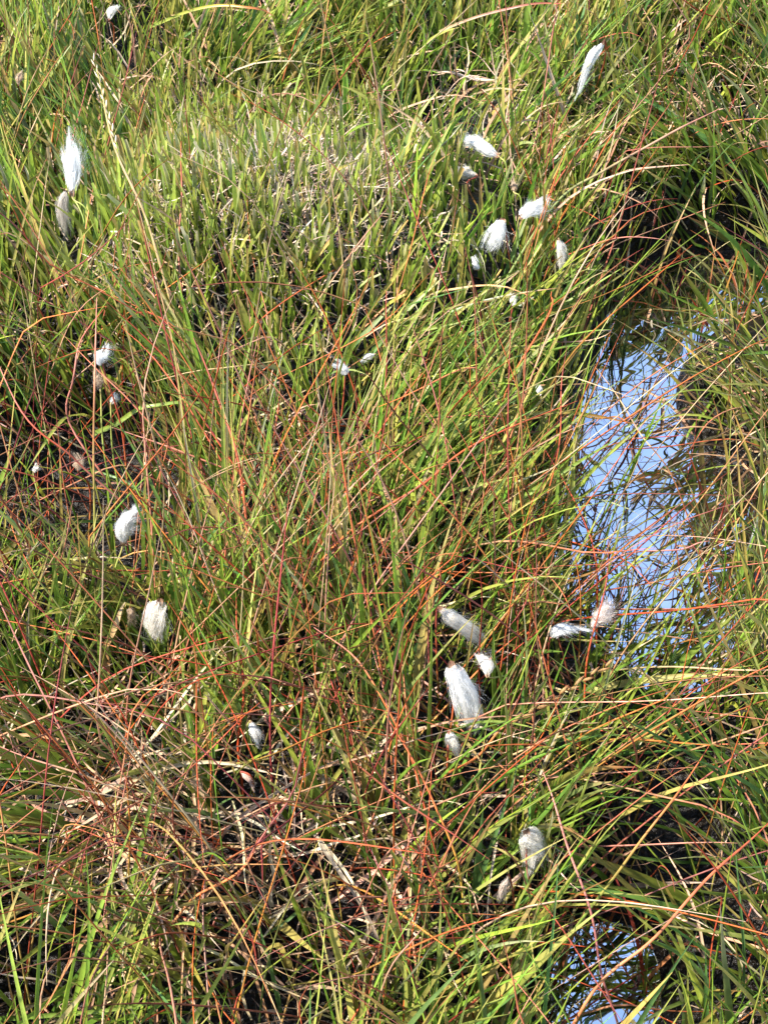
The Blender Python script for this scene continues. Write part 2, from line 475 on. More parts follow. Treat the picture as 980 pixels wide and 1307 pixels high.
def thin_out(factor=1.0, guard=0.85, mound=0.93):
    def f(P):
        n = len(P)
        px, py, w = proj(P.reshape(-1, 3))
        px = px.reshape(P.shape[:2]); py = py.reshape(P.shape[:2]); w = w.reshape(P.shape[:2])
        keep = np.ones(n, bool)
        for poly, pr in VIEWS + [(V_MOUND, mound)]:
            hit = inside(px, py, poly).sum(1) >= 2
            keep &= ~(hit & (rng.random(n) < pr * factor))
        mx = 0.5 * (px[:, 1:] + px[:, :-1]); my = 0.5 * (py[:, 1:] + py[:, :-1])
        ax = np.concatenate([px, mx], 1); ay = np.concatenate([py, my], 1); aw = np.concatenate([w, 0.5 * (w[:, 1:] + w[:, :-1])], 1)
        for gx_, gy_, rad, depth in GUARD:
            hit = ((np.hypot(ax - gx_, ay - gy_) < rad + 3) & (aw < depth + 0.01)).any(1)
            keep &= ~(hit & (rng.random(n) < guard))
        M = np.concatenate([P, 0.5 * (P[:, 1:] + P[:, :-1])], 1)
        for p, r in SUNNY:                       # the heads stand clear of the grass on the sunny side too
            d = M - p
            al = d @ SUN_D
            off = np.linalg.norm(d - al[..., None] * SUN_D, axis=-1)
            hit = ((al > 0.01) & (off < r * 0.8)).any(1)
            keep &= ~(hit & (rng.random(n) < 0.45 * guard))
        return keep
    return f


# ------------------------------------------------------------------ tussocks: centre, reach in photo pixels, label
TUSSOCKS = [
    (330, 290, 200, 140, 'broad dry tussock of short blunt cropped blades at upper left'),
    (75, 250, 70, 140, 'upright green tussock around the tall white cotton tuft at left edge'),
    (90, 90, 130, 90, 'green tussock with red flecks filling the top left corner'),
    (330, 90, 110, 70, 'flopped green tussock behind the short cropped one'),
    (560, 90, 110, 70, 'tall green tussock behind the dark gap at top centre'),
    (760, 130, 110, 80, 'straw rich tussock around the long thin white wisp'),
    (950, 180, 130, 150, 'dense drooping tussock overhanging the water at top right'),
    (640, 380, 120, 110, 'yellow green slanting tussock under the white cotton cluster on the slope'),
    (380, 530, 160, 80, 'shaded tussock in front of the cropped mound'),
    (950, 500, 90, 70, 'straw edged tussock standing in the water at right'),
    (40, 870, 80, 110, 'upright green tussock below the left pool'),
    (250, 850, 120, 90, 'mixed green tussock beneath the broad cream cotton tuft'),
    (470, 800, 130, 110, 'tall green tussock in the centre threaded by red stems'),
    (670, 850, 100, 90, 'red flecked tussock along the left bank of the open water'),
    (840, 930, 80, 50, 'fresh green fringe standing at the near end of the open water'),
    (1000, 900, 70, 100, 'deep green tussock at the right edge beside the open water'),
    (1010, 1130, 110, 150, 'arching green tussock leaning left over black mud at lower right'),
    (40, 1080, 80, 70, 'low green tussock spread flat at the lower left edge'),
    (210, 1120, 120, 90, 'bleached collapsed tussock of pale dead blades at lower left'),
    (440, 1060, 130, 90, 'tangled straw and green tussock under the red stems, bottom centre'),
    (600, 1010, 110, 80, 'green tussock below the largest hanging cotton tuft'),
    (620, 1270, 120, 110, 'bright green tussock left of the bottom pool'),
    (300, 1300, 170, 70, 'long bladed tussock along the bottom edge, left of centre'),
    (920, 1330, 110, 90, 'dark green tussock in the bottom right corner'),
    (730, 1010, 70, 80, 'reddish tussock on the bank above black mud'),
]
TC = np.array([(a, b, c, d) for a, b, c, d, _ in TUSSOCKS], float)


def owner(px, py):
    d = np.hypot((px[:, None] - TC[None, :, 0]) / TC[None, :, 2], (py[:, None] - TC[None, :, 1]) / TC[None, :, 3])
    d = d + rng.normal(0, 0.06, d.shape)
    o = d.argmin(1)
    o[d.min(1) > 1.0] = -1
    return o


GREEN = [(0.10, 0.155, 0.032), (0.125, 0.175, 0.035), (0.17, 0.205, 0.042), (0.075, 0.125, 0.032), (0.22, 0.225, 0.055), (0.14, 0.185, 0.04), (0.075, 0.13, 0.06), (0.26, 0.23, 0.085), (0.30, 0.22, 0.11)]
TIPS = [(0.30, 0.27, 0.07), (0.38, 0.25, 0.10), (0.30, 0.13, 0.05), (0.16, 0.2, 0.04), (0.22, 0.24, 0.05), (0.36, 0.32, 0.09), (0.45, 0.35, 0.2), (0.22, 0.09, 0.04)]
STRAW = [(0.39, 0.275, 0.16), (0.42, 0.315, 0.2), (0.27, 0.155, 0.085), (0.34, 0.185, 0.10), (0.40, 0.31, 0.21), (0.19, 0.10, 0.055)]
RED = [(0.34, 0.055, 0.015), (0.25, 0.033, 0.014), (0.13, 0.022, 0.015), (0.36, 0.13, 0.05), (0.34, 0.11, 0.055), (0.36, 0.06, 0.02), (0.42, 0.26, 0.15), (0.42, 0.10, 0.02), (0.38, 0.16, 0.11), (0.42, 0.28, 0.17), (0.2, 0.03, 0.03), (0.16, 0.03, 0.03)]
batches = []

# --- ordinary green blades
def d_green(px, py):
    d = np.full(px.shape, 0.8)
    d *= 1 - 0.97 * np.minimum(1, 1.3 * blob(px, py, 335, 320, 150, 110))
    d += 0.5 * blob(px, py, 1000, 540, 110, 50)
    d *= np.clip(1.0 + 0.45 * bil(clump, *at_many(px, py)), 0.12, 1.5)
    d *= 1 - 0.45 * blob(px, py, 200, 1120, 110, 70)
    d *= 1 - 0.35 * blob(px, py, 420, 1120, 120, 70)
    d[wet(px, py)] *= 0.015
    d[muddy(px, py)] *= 0.3
    return np.clip(d, 0, 1)


P, px, py = scatter(4900, d_green)
n = len(P)
az, th = tilt(px, py, 0.22)
near = np.clip((py - 150) / 500, 0, 1)
L = rng.uniform(0.10, 0.22, n) * (1 - near) + rng.uniform(0.15, 0.34, n) * near
L *= np.clip(1.02 + 0.13 * bil(clump, P[:, 0], P[:, 1]), 0.7, 1.35)
L *= 1 - 0.35 * blob(px, py, 330, 330, 160, 120)
L *= 1 - 0.45 * blob(px, py, 840, 930, 90, 50) 
L *= 1 - 0.3 * blob(px, py, 120, 1000, 150, 150)
L *= 1 - 0.4 * blob(px, py, 780, 1340, 110, 50)
L *= 1 - 0.32 * blob(px, py, 660, 600, 110, 220)
W = rng.uniform(0.0034, 0.0072, n)
c0 = lush(jit(GREEN, n)); c1 = np.where(rng.random((n, 1)) < 0.45, c0 * 1.15, jit(TIPS, n))
W *= 1 + 0.25 * (py < 450)
W *= np.where(rng.random(n) < 0.18, 1.5, 1.0)
b = Batch(P, az, th, rng.gamma(1.3, 0.22, n), L, W, c0, c1, nseg=8, prune=thin_out(), cpow=2.2, waver=0.07)
batches.append(('foliage', b, px, py, M_BLADE))

# --- thin rush-like green stems
def d_rush(px, py):
    d = 0.5 + 0.4 * blob(px, py, 470, 700, 250, 250) + 0.5 * blob(px, py, 760, 880, 120, 80)
    d[wet(px, py)] *= 0.12
    d[muddy(px, py)] *= 0.3
    return np.clip(d, 0, 1)


P, px, py = scatter(1100, d_rush)
n = len(P)
az, th = tilt(px, py, 0.2, 0.7)
L = rng.uniform(0.16, 0.36, n) * np.where(py < 420, 0.75, 1)
L *= 1 - 0.35 * blob(px, py, 840, 930, 90, 50)
b = Batch(P, az, th, rng.gamma(1.5, 0.2, n), L, rng.uniform(0.0018, 0.0032, n), lush(jit(GREEN, n)), lush(jit(TIPS + [(0.16, 0.24, 0.04)] * 6, n)), nseg=8, tube=True, prune=thin_out(0.9), cpow=2.5, waver=0.06)
batches.append(('foliage', b, px, py, M_STEM))

# --- short cropped blades on the mound
P, px, py = scatter(12500, lambda px, py: np.clip(1.3 * blob(px, py, 325, 300, 150, 105) * (1 - 0.75 * blob(px, py, 370, 255, 75, 45)) + 0.22 * blob(px, py, 690, 300, 120, 120) + 0.18 * blob(px, py, 120, 180, 130, 130), 0, 1) * ~wet(px, py) * ~muddy(px, py))
n = len(P)
az, th = tilt(px, py, 0.2, 0.3)
L = rng.uniform(0.035, 0.10, n)
b = Batch(P, az, th, rng.normal(0.05, 0.16, n), L, rng.uniform(0.0034, 0.0066, n), lush(jit([(0.17, 0.235, 0.045), (0.23, 0.28, 0.05), (0.13, 0.20, 0.04), (0.24, 0.26, 0.06)], n)), jit([(0.26, 0.28, 0.05), (0.36, 0.32, 0.09), (0.40, 0.26, 0.09), (0.24, 0.30, 0.05), (0.3, 0.33, 0.07), (0.44, 0.36, 0.2)], n, 0.15), nseg=4, blunt=True, prune=thin_out(mound=0), waver=0.08)
batches.append(('foliage', b, px, py, M_BLADE))

# --- the clump standing in the water at right
P, px, py = scatter(9000, lambda px, py: 0.9 * inside(px, py, [(880, 490), (1010, 460), (1040, 585), (940, 580), (890, 545)]))
n = len(P)
az, th = tilt(px, py, 0.3, 0.6)
b = Batch(P, az, th, rng.gamma(1.6, 0.35, n), rng.uniform(0.10, 0.2, n), rng.uniform(0.003, 0.006, n), lush(jit(GREEN, n)), jit(TIPS + [(0.5, 0.22, 0.07)] * 2, n), nseg=8, waver=0.08, cpow=2)
batches.append(('foliage', b, px, py, M_BLADE))
P, px, py = scatter(7000, lambda px, py: 0.95 * inside(px, py, [(868, 500), (1010, 510), (1040, 610), (935, 595), (872, 560)]))
n = len(P)
b = Batch(P, rng.normal(-1.9, 0.9, n), rng.uniform(0.6, 1.3, n), rng.gamma(2.0, 0.45, n), rng.uniform(0.07, 0.18, n), rng.uniform(0.002, 0.0045, n), jit(STRAW[2:4] + STRAW[5:], n), jit(STRAW, n), nseg=8, waver=0.12)
batches.append(('dead_leaves', b, px, py, M_DRY))

# --- blades closing in on the right edge of the open water
P, px, py = scatter(6000, lambda px, py: 0.55 * inside(px, py, [(968, 690), (1060, 640), (1060, 960), (945, 960), (940, 880), (955, 800)]))
n = len(P)
az, th = tilt(px, py, 0.3, 0.4)
b = Batch(P, az, th, rng.gamma(1.6, 0.3, n), rng.uniform(0.12, 0.25, n), rng.uniform(0.003, 0.0062, n), lush(jit(GREEN, n)), jit(TIPS, n), nseg=8, waver=0.07, cpow=2, prune=thin_out(1.2))
batches.append(('foliage', b, px, py, M_BLADE))

# --- small clumps standing in the open water
pts = []
for cx, cy, k in [(800, 548, 12), (722, 640, 16), (905, 690, 16), (838, 862, 14), (778, 806, 18), (900, 418, 14), (850, 392, 12), (945, 396, 14), (742, 735, 14), (780, 440, 12), (895, 800, 16), (760, 1200, 8), (830, 1260, 12), (705, 1270, 14)]:
    g = at(cx, cy, 0.0)
    pts.append(g + np.stack([rng.normal(0, 0.012, k), rng.normal(0, 0.012, k), np.full(k, -0.01)], -1))
P = np.concatenate(pts); n = len(P)
px, py, _ = proj(P)
az, th = rng.uniform(0, 2 * PI, n), np.abs(rng.normal(0, 0.33, n))
b = Batch(P, az, th, rng.gamma(1.5, 0.35, n), rng.uniform(0.07, 0.2, n), rng.uniform(0.002, 0.005, n), np.where(rng.random((n, 1)) < 0.65, lush(jit(GREEN, n)), jit(RED[:6], n)), np.where(rng.random((n, 1)) < 0.5, jit(TIPS, n), jit(RED, n)), nseg=8, waver=0.09, prune=thin_out(0.0))
batches.append(('foliage', b, px, py, M_BLADE))

# --- thin stems standing in the shallow left edge of the open water
P, px, py = scatter(2600, lambda px, py: 0.42 * inside(px, py, [(690, 600), (750, 600), (800, 760), (850, 900), (740, 900), (700, 800)]) + 0.12 * inside(px, py, [(860, 640), (960, 640), (970, 860), (900, 880)]))
P[:, 2] = np.maximum(P[:, 2], -0.02)
n = len(P)
az, th = tilt(px, py, 0.22, 0.5)
hue = rng.random(n)[:, None]
b = Batch(P, az, th, rng.gamma(1.3, 0.3, n), rng.uniform(0.10, 0.25, n), rng.uniform(0.0014, 0.0026, n), np.where(hue < 0.55, lush(jit(GREEN, n)), jit(RED[:3], n)), np.where(hue < 0.4, jit(TIPS, n), jit(RED, n)), nseg=8, tube=True, waver=0.08, prune=thin_out(0.0))
batches.append(('foliage', b, px, py, M_STEM))

# --- dead litter: curled pale thread near the ground
def d_lit(px, py):
    d = 0.2 + 0.9 * blob(px, py, 340, 280, 130, 100) + 0.55 * blob(px, py, 250, 1110, 170, 110) + 0.4 * blob(px, py, 760, 130, 140, 80) + 0.25 * blob(px, py, 940, 540, 90, 60)
    d += 0.25 * blob(px, py, 450, 1080, 150, 100)
    d[wet(px, py)] *= 0.03
    d[muddy(px, py)] *= 0.6
    return np.clip(d, 0, 1)


P, px, py = scatter(4600, d_lit)
n = len(P)
onm = blob(px, py, 330, 290, 150, 110)
P[:, 2] += rng.uniform(0, 0.05, n) * (1 - 0.8 * onm)
az = rng.uniform(0, 2 * PI, n)
b = Batch(P, az, rng.uniform(0.4, 1.4, n) + 0.3 * onm, rng.normal(0.6, 0.7, n), rng.uniform(0.05, 0.17, n) * (1 - 0.55 * onm), rng.uniform(0.0012, 0.0034, n), jit(STRAW, n, 0.25), jit(STRAW, n, 0.25), nseg=8, prune=thin_out(0.9, mound=0), waver=0.3)
batches.append(('dead_leaves', b, px, py, M_DRY))

# --- grey-brown thatch showing on top of the cropped tussock
P, px, py = scatter(14000, lambda px, py: np.clip(1.3 * blob(px, py, 370, 262, 85, 55) + 0.35 * blob(px, py, 340, 320, 130, 80), 0, 1))
n = len(P)
P[:, 2] += rng.uniform(0, 0.03, n)
b = Batch(P, rng.uniform(0, 2 * PI, n), rng.uniform(0.3, 1.3, n), rng.normal(0.3, 0.6, n), rng.uniform(0.03, 0.075, n), rng.uniform(0.0012, 0.0028, n), jit([(0.40, 0.29, 0.21), (0.45, 0.32, 0.23), (0.32, 0.21, 0.15), (0.5, 0.4, 0.3)], n), jit([(0.4, 0.31, 0.22), (0.5, 0.42, 0.32)], n), nseg=5, prune=thin_out(mound=0), waver=0.2, kink=0.3)
batches.append(('dead_leaves', b, px, py, M_DRY))

# --- dead pieces afloat on the open water
P, px, py = scatter(2000, lambda px, py: 0.25 * (inside(px, py, W_CHANNEL) | inside(px, py, W_POOL)))
P[:, 2] = 0.002
n = len(P)
b = Batch(P, rng.uniform(0, 2 * PI, n), np.full(n, 1.56), np.zeros(n), rng.uniform(0.01, 0.09, n), rng.uniform(0.0015, 0.004, n), jit(STRAW[2:4] + [(0.1, 0.06, 0.03)] * 3, n), jit(STRAW[2:4] + [(0.1, 0.06, 0.03)] * 3, n), nseg=6, waver=0.12)
batches.append(('dead_leaves', b, px, py, M_DRY))

# --- longer dead blades, some orange
P, px, py = scatter(620, lambda px, py: d_lit(px, py) * 0.8)
n = len(P)
az, th = tilt(px, py, 0.5)
b = Batch(P, az, th, rng.gamma(2.5, 0.4, n), rng.uniform(0.12, 0.28, n), rng.uniform(0.003, 0.006, n), jit(STRAW, n), jit(STRAW + [(0.5, 0.22, 0.08)] * 2, n), nseg=9, prune=thin_out(), waver=0.14, kink=0.4)
batches.append(('dead_leaves', b, px, py, M_DRY))

# --- fallen pale blades of the collapsed tussock
P, px, py = scatter(1900, lambda px, py: np.clip(0.9 * blob(px, py, 200, 1110, 140, 80) + 0.55 * blob(px, py, 420, 1120, 130, 70), 0, 1) * ~wet(px, py))
n = len(P)
P[:, 2] += rng.uniform(0, 0.06, n)
b = Batch(P, rng.normal(-0.7, 0.9, n), rng.uniform(0.6, 1.3, n), rng.normal(0.5, 0.5, n), rng.uniform(0.09, 0.22, n), rng.uniform(0.0022, 0.0055, n), jit(STRAW[:2] + STRAW[3:5] + [(0.42, 0.24, 0.13)], n), jit(STRAW, n), nseg=9, prune=thin_out(), waver=0.16, kink=0.4)
batches.append(('dead_leaves', b, px, py, M_DRY))

parts = {}
loose = {'foliage': [], 'dead_leaves': []}
roots_t = []
for cx, cy, rx, ry, lab in TUSSOCKS:
    g = at(cx, cy, 0.05)
    g[2] = float(ground_z(g[0], g[1]))
    g[2] = max(g[2], 0)
    roots_t.append(thing('grass_tussock', lab, 'grass tussock', g, 'grass tussocks of the bog'))


def join_build(name, items, mat, parent=None):
    Vs, Fs, Cs, off = [], [], [], 0
    for b, sel in items:
        sel = np.nonzero(sel & b.keep)[0]
        if not len(sel): continue
        k = (b.nseg + 1) * 3
        base = (np.arange(len(sel)) * k)[:, None, None]
        r = (np.arange(b.nseg) * 3)[None, :, None]
        pairs = [(0, 1), (1, 2), (2, 0)] if b.tube else [(0, 1), (1, 2)]
        F = np.stack([np.concatenate([base + r + i, base + r + j, base + r + 3 + j, base + r + 3 + i], -1) for i, j in pairs], 2).reshape(-1, 4) + off
        V = b.V[sel].reshape(-1, 3)
        Vs.append(V); Fs.append(F); Cs.append(b.C[sel].reshape(-1, 3)); off += len(V)
    if not Vs: return None
    return mesh_obj(name, np.concatenate(Vs), np.concatenate(Fs), np.concatenate(Cs), mat, parent)


own = [owner(px, py) for _, _, px, py, _ in batches]
for t, root in enumerate(roots_t):
    join_build('foliage', [(b, o == t) for (k, b, _, _, m), o in zip(batches, own) if k == 'foliage'], M_BLADE, root)
    join_build('dead_leaves', [(b, o == t) for (k, b, _, _, m), o in zip(batches, own) if k == 'dead_leaves'], M_DRY, root)
o = join_build('grass', [(b, o == -1) for (k, b, _, _, m), o in zip(batches, own) if k == 'foliage'], M_BLADE)
o['kind'] = 'stuff'; o['label'] = 'loose green grass blades between the tussocks'; o['category'] = 'grass'
o = join_build('dead_grass', [(b, o == -1) for (k, b, _, _, m), o in zip(batches, own) if k == 'dead_leaves'], M_DRY)
o['kind'] = 'stuff'; o['label'] = 'curled pale dead grass lying between the tussocks'; o['category'] = 'dead grass'

# --- thin red and tan flowering stems arching through everything
def d_red(px, py):
    d = 0.05 + 0.8 * blob(px, py, 440, 980, 260, 190) + 0.4 * blob(px, py, 330, 1180, 330, 120) + 0.45 * blob(px, py, 140, 640, 130, 130) + 0.35 * blob(px, py, 640, 800, 90, 150) + 0.3 * blob(px, py, 640, 420, 140, 120) + 0.12 * blob(px, py, 900, 1150, 130, 130)
    d += 0.25 * blob(px, py, 60, 400, 110, 110) + 0.08 * blob(px, py, 900, 560, 120, 80)
    d[wet(px, py)] *= 0.12
    return np.clip(d, 0, 1)


P, px, py = scatter(2900, d_red)
n = len(P)
az, th = tilt(px, py, 0.40, 0.3)
L = rng.uniform(0.24, 0.52, n) * np.where(py < 480, 0.65, 1)
b = Batch(P, az, th, rng.gamma(1.5, 0.28, n), L, rng.uniform(0.0015, 0.0030, n), jit(RED + [(0.16, 0.19, 0.04)] * 7, n), jit(RED, n), nseg=12, kink=0.3, tube=True, prune=thin_out(0.75, 0.9, mound=0.85), waver=0.10, cpow=0.8)
o = b.build('red_grass_stems', np.ones(n, bool), M_STEM)
o['kind'] = 'stuff'; o['label'] = 'tangle of thin red and tan grass stems arching through the bog'; o['category'] = 'grass stems'


# ------------------------------------------------------------------ single stems and blades one can follow through the photograph
def spline(pts, n):
    P = np.asarray(pts, float)
    k = len(P)
    if k == 2: P = np.array([P[0], (P[0] + P[1]) / 2, P[1]]); k = 3
    Q = np.concatenate([[2 * P[0] - P[1]], P, [2 * P[-1] - P[-2]]])
    u = np.linspace(0, k - 1, n); i = np.minimum(u.astype(int), k - 2); f = (u - i)[:, None]
    a, b_, c, d = Q[i], Q[i + 1], Q[i + 2], Q[i + 3]
    return 0.5 * (2 * b_ + (c - a) * f + (2 * a - 5 * b_ + 4 * c - d) * f ** 2 + (3 * b_ - a - 3 * c + d) * f ** 3)


def frames(C):
    t = np.gradient(C, axis=0); t /= np.linalg.norm(t, axis=1, keepdims=True) + 1e-9
    ref = np.array([0.35, -0.6, 0.72]); ref /= np.linalg.norm(ref)
    s = np.cross(t, ref); s /= np.linalg.norm(s, axis=1, keepdims=True) + 1e-9
    return t, s, np.cross(s, t)


def ramp(cols, n):
    cols = np.asarray(cols, float); u = np.linspace(0, len(cols) - 1, n)
    i = np.minimum(u.astype(int), len(cols) - 2); f = (u - i)[:, None]
    return cols[i] * (1 - f) + cols[i + 1] * f


def tube(C, R, cols, sides=6):
    n = len(C)
    t, s, b_ = frames(C)
    a = np.arange(sides) * 2 * PI / sides
    V = C[:, None] + R[:, None, None] * (np.cos(a)[None, :, None] * s[:, None] + np.sin(a)[None, :, None] * b_[:, None])
    i = np.arange(n - 1)[:, None]; j = np.arange(sides)[None]
    F = np.stack([i * sides + j, i * sides + (j + 1) % sides, (i + 1) * sides + (j + 1) % sides, (i + 1) * sides + j], -1).reshape(-1, 4)
    return V.reshape(-1, 3), F, np.repeat(cols[:, None], sides, 1).reshape(-1, 3)


def ribbon(C, Wd, cols, twist=0.6, fold=0.25):
    n = len(C)
    t, s, b_ = frames(C)
    tw = np.linspace(rng.normal(0, 0.2), rng.normal(0, twist), n)[:, None]
    sd = np.cos(tw) * s + np.sin(tw) * b_; nr = -np.sin(tw) * s + np.cos(tw) * b_
    w = Wd[:, None] / 2
    V = np.stack([C + sd * w + nr * w * fold, C - nr * w * fold, C - sd * w + nr * w * fold], 1)
    i = np.arange(n - 1)[:, None]; j = np.arange(2)[None]
    F = np.stack([i * 3 + j, i * 3 + j + 1, (i + 1) * 3 + j + 1, (i + 1) * 3 + j], -1).reshape(-1, 4)
    return V.reshape(-1, 3), F, np.repeat(cols[:, None], 3, 1).reshape(-1, 3)


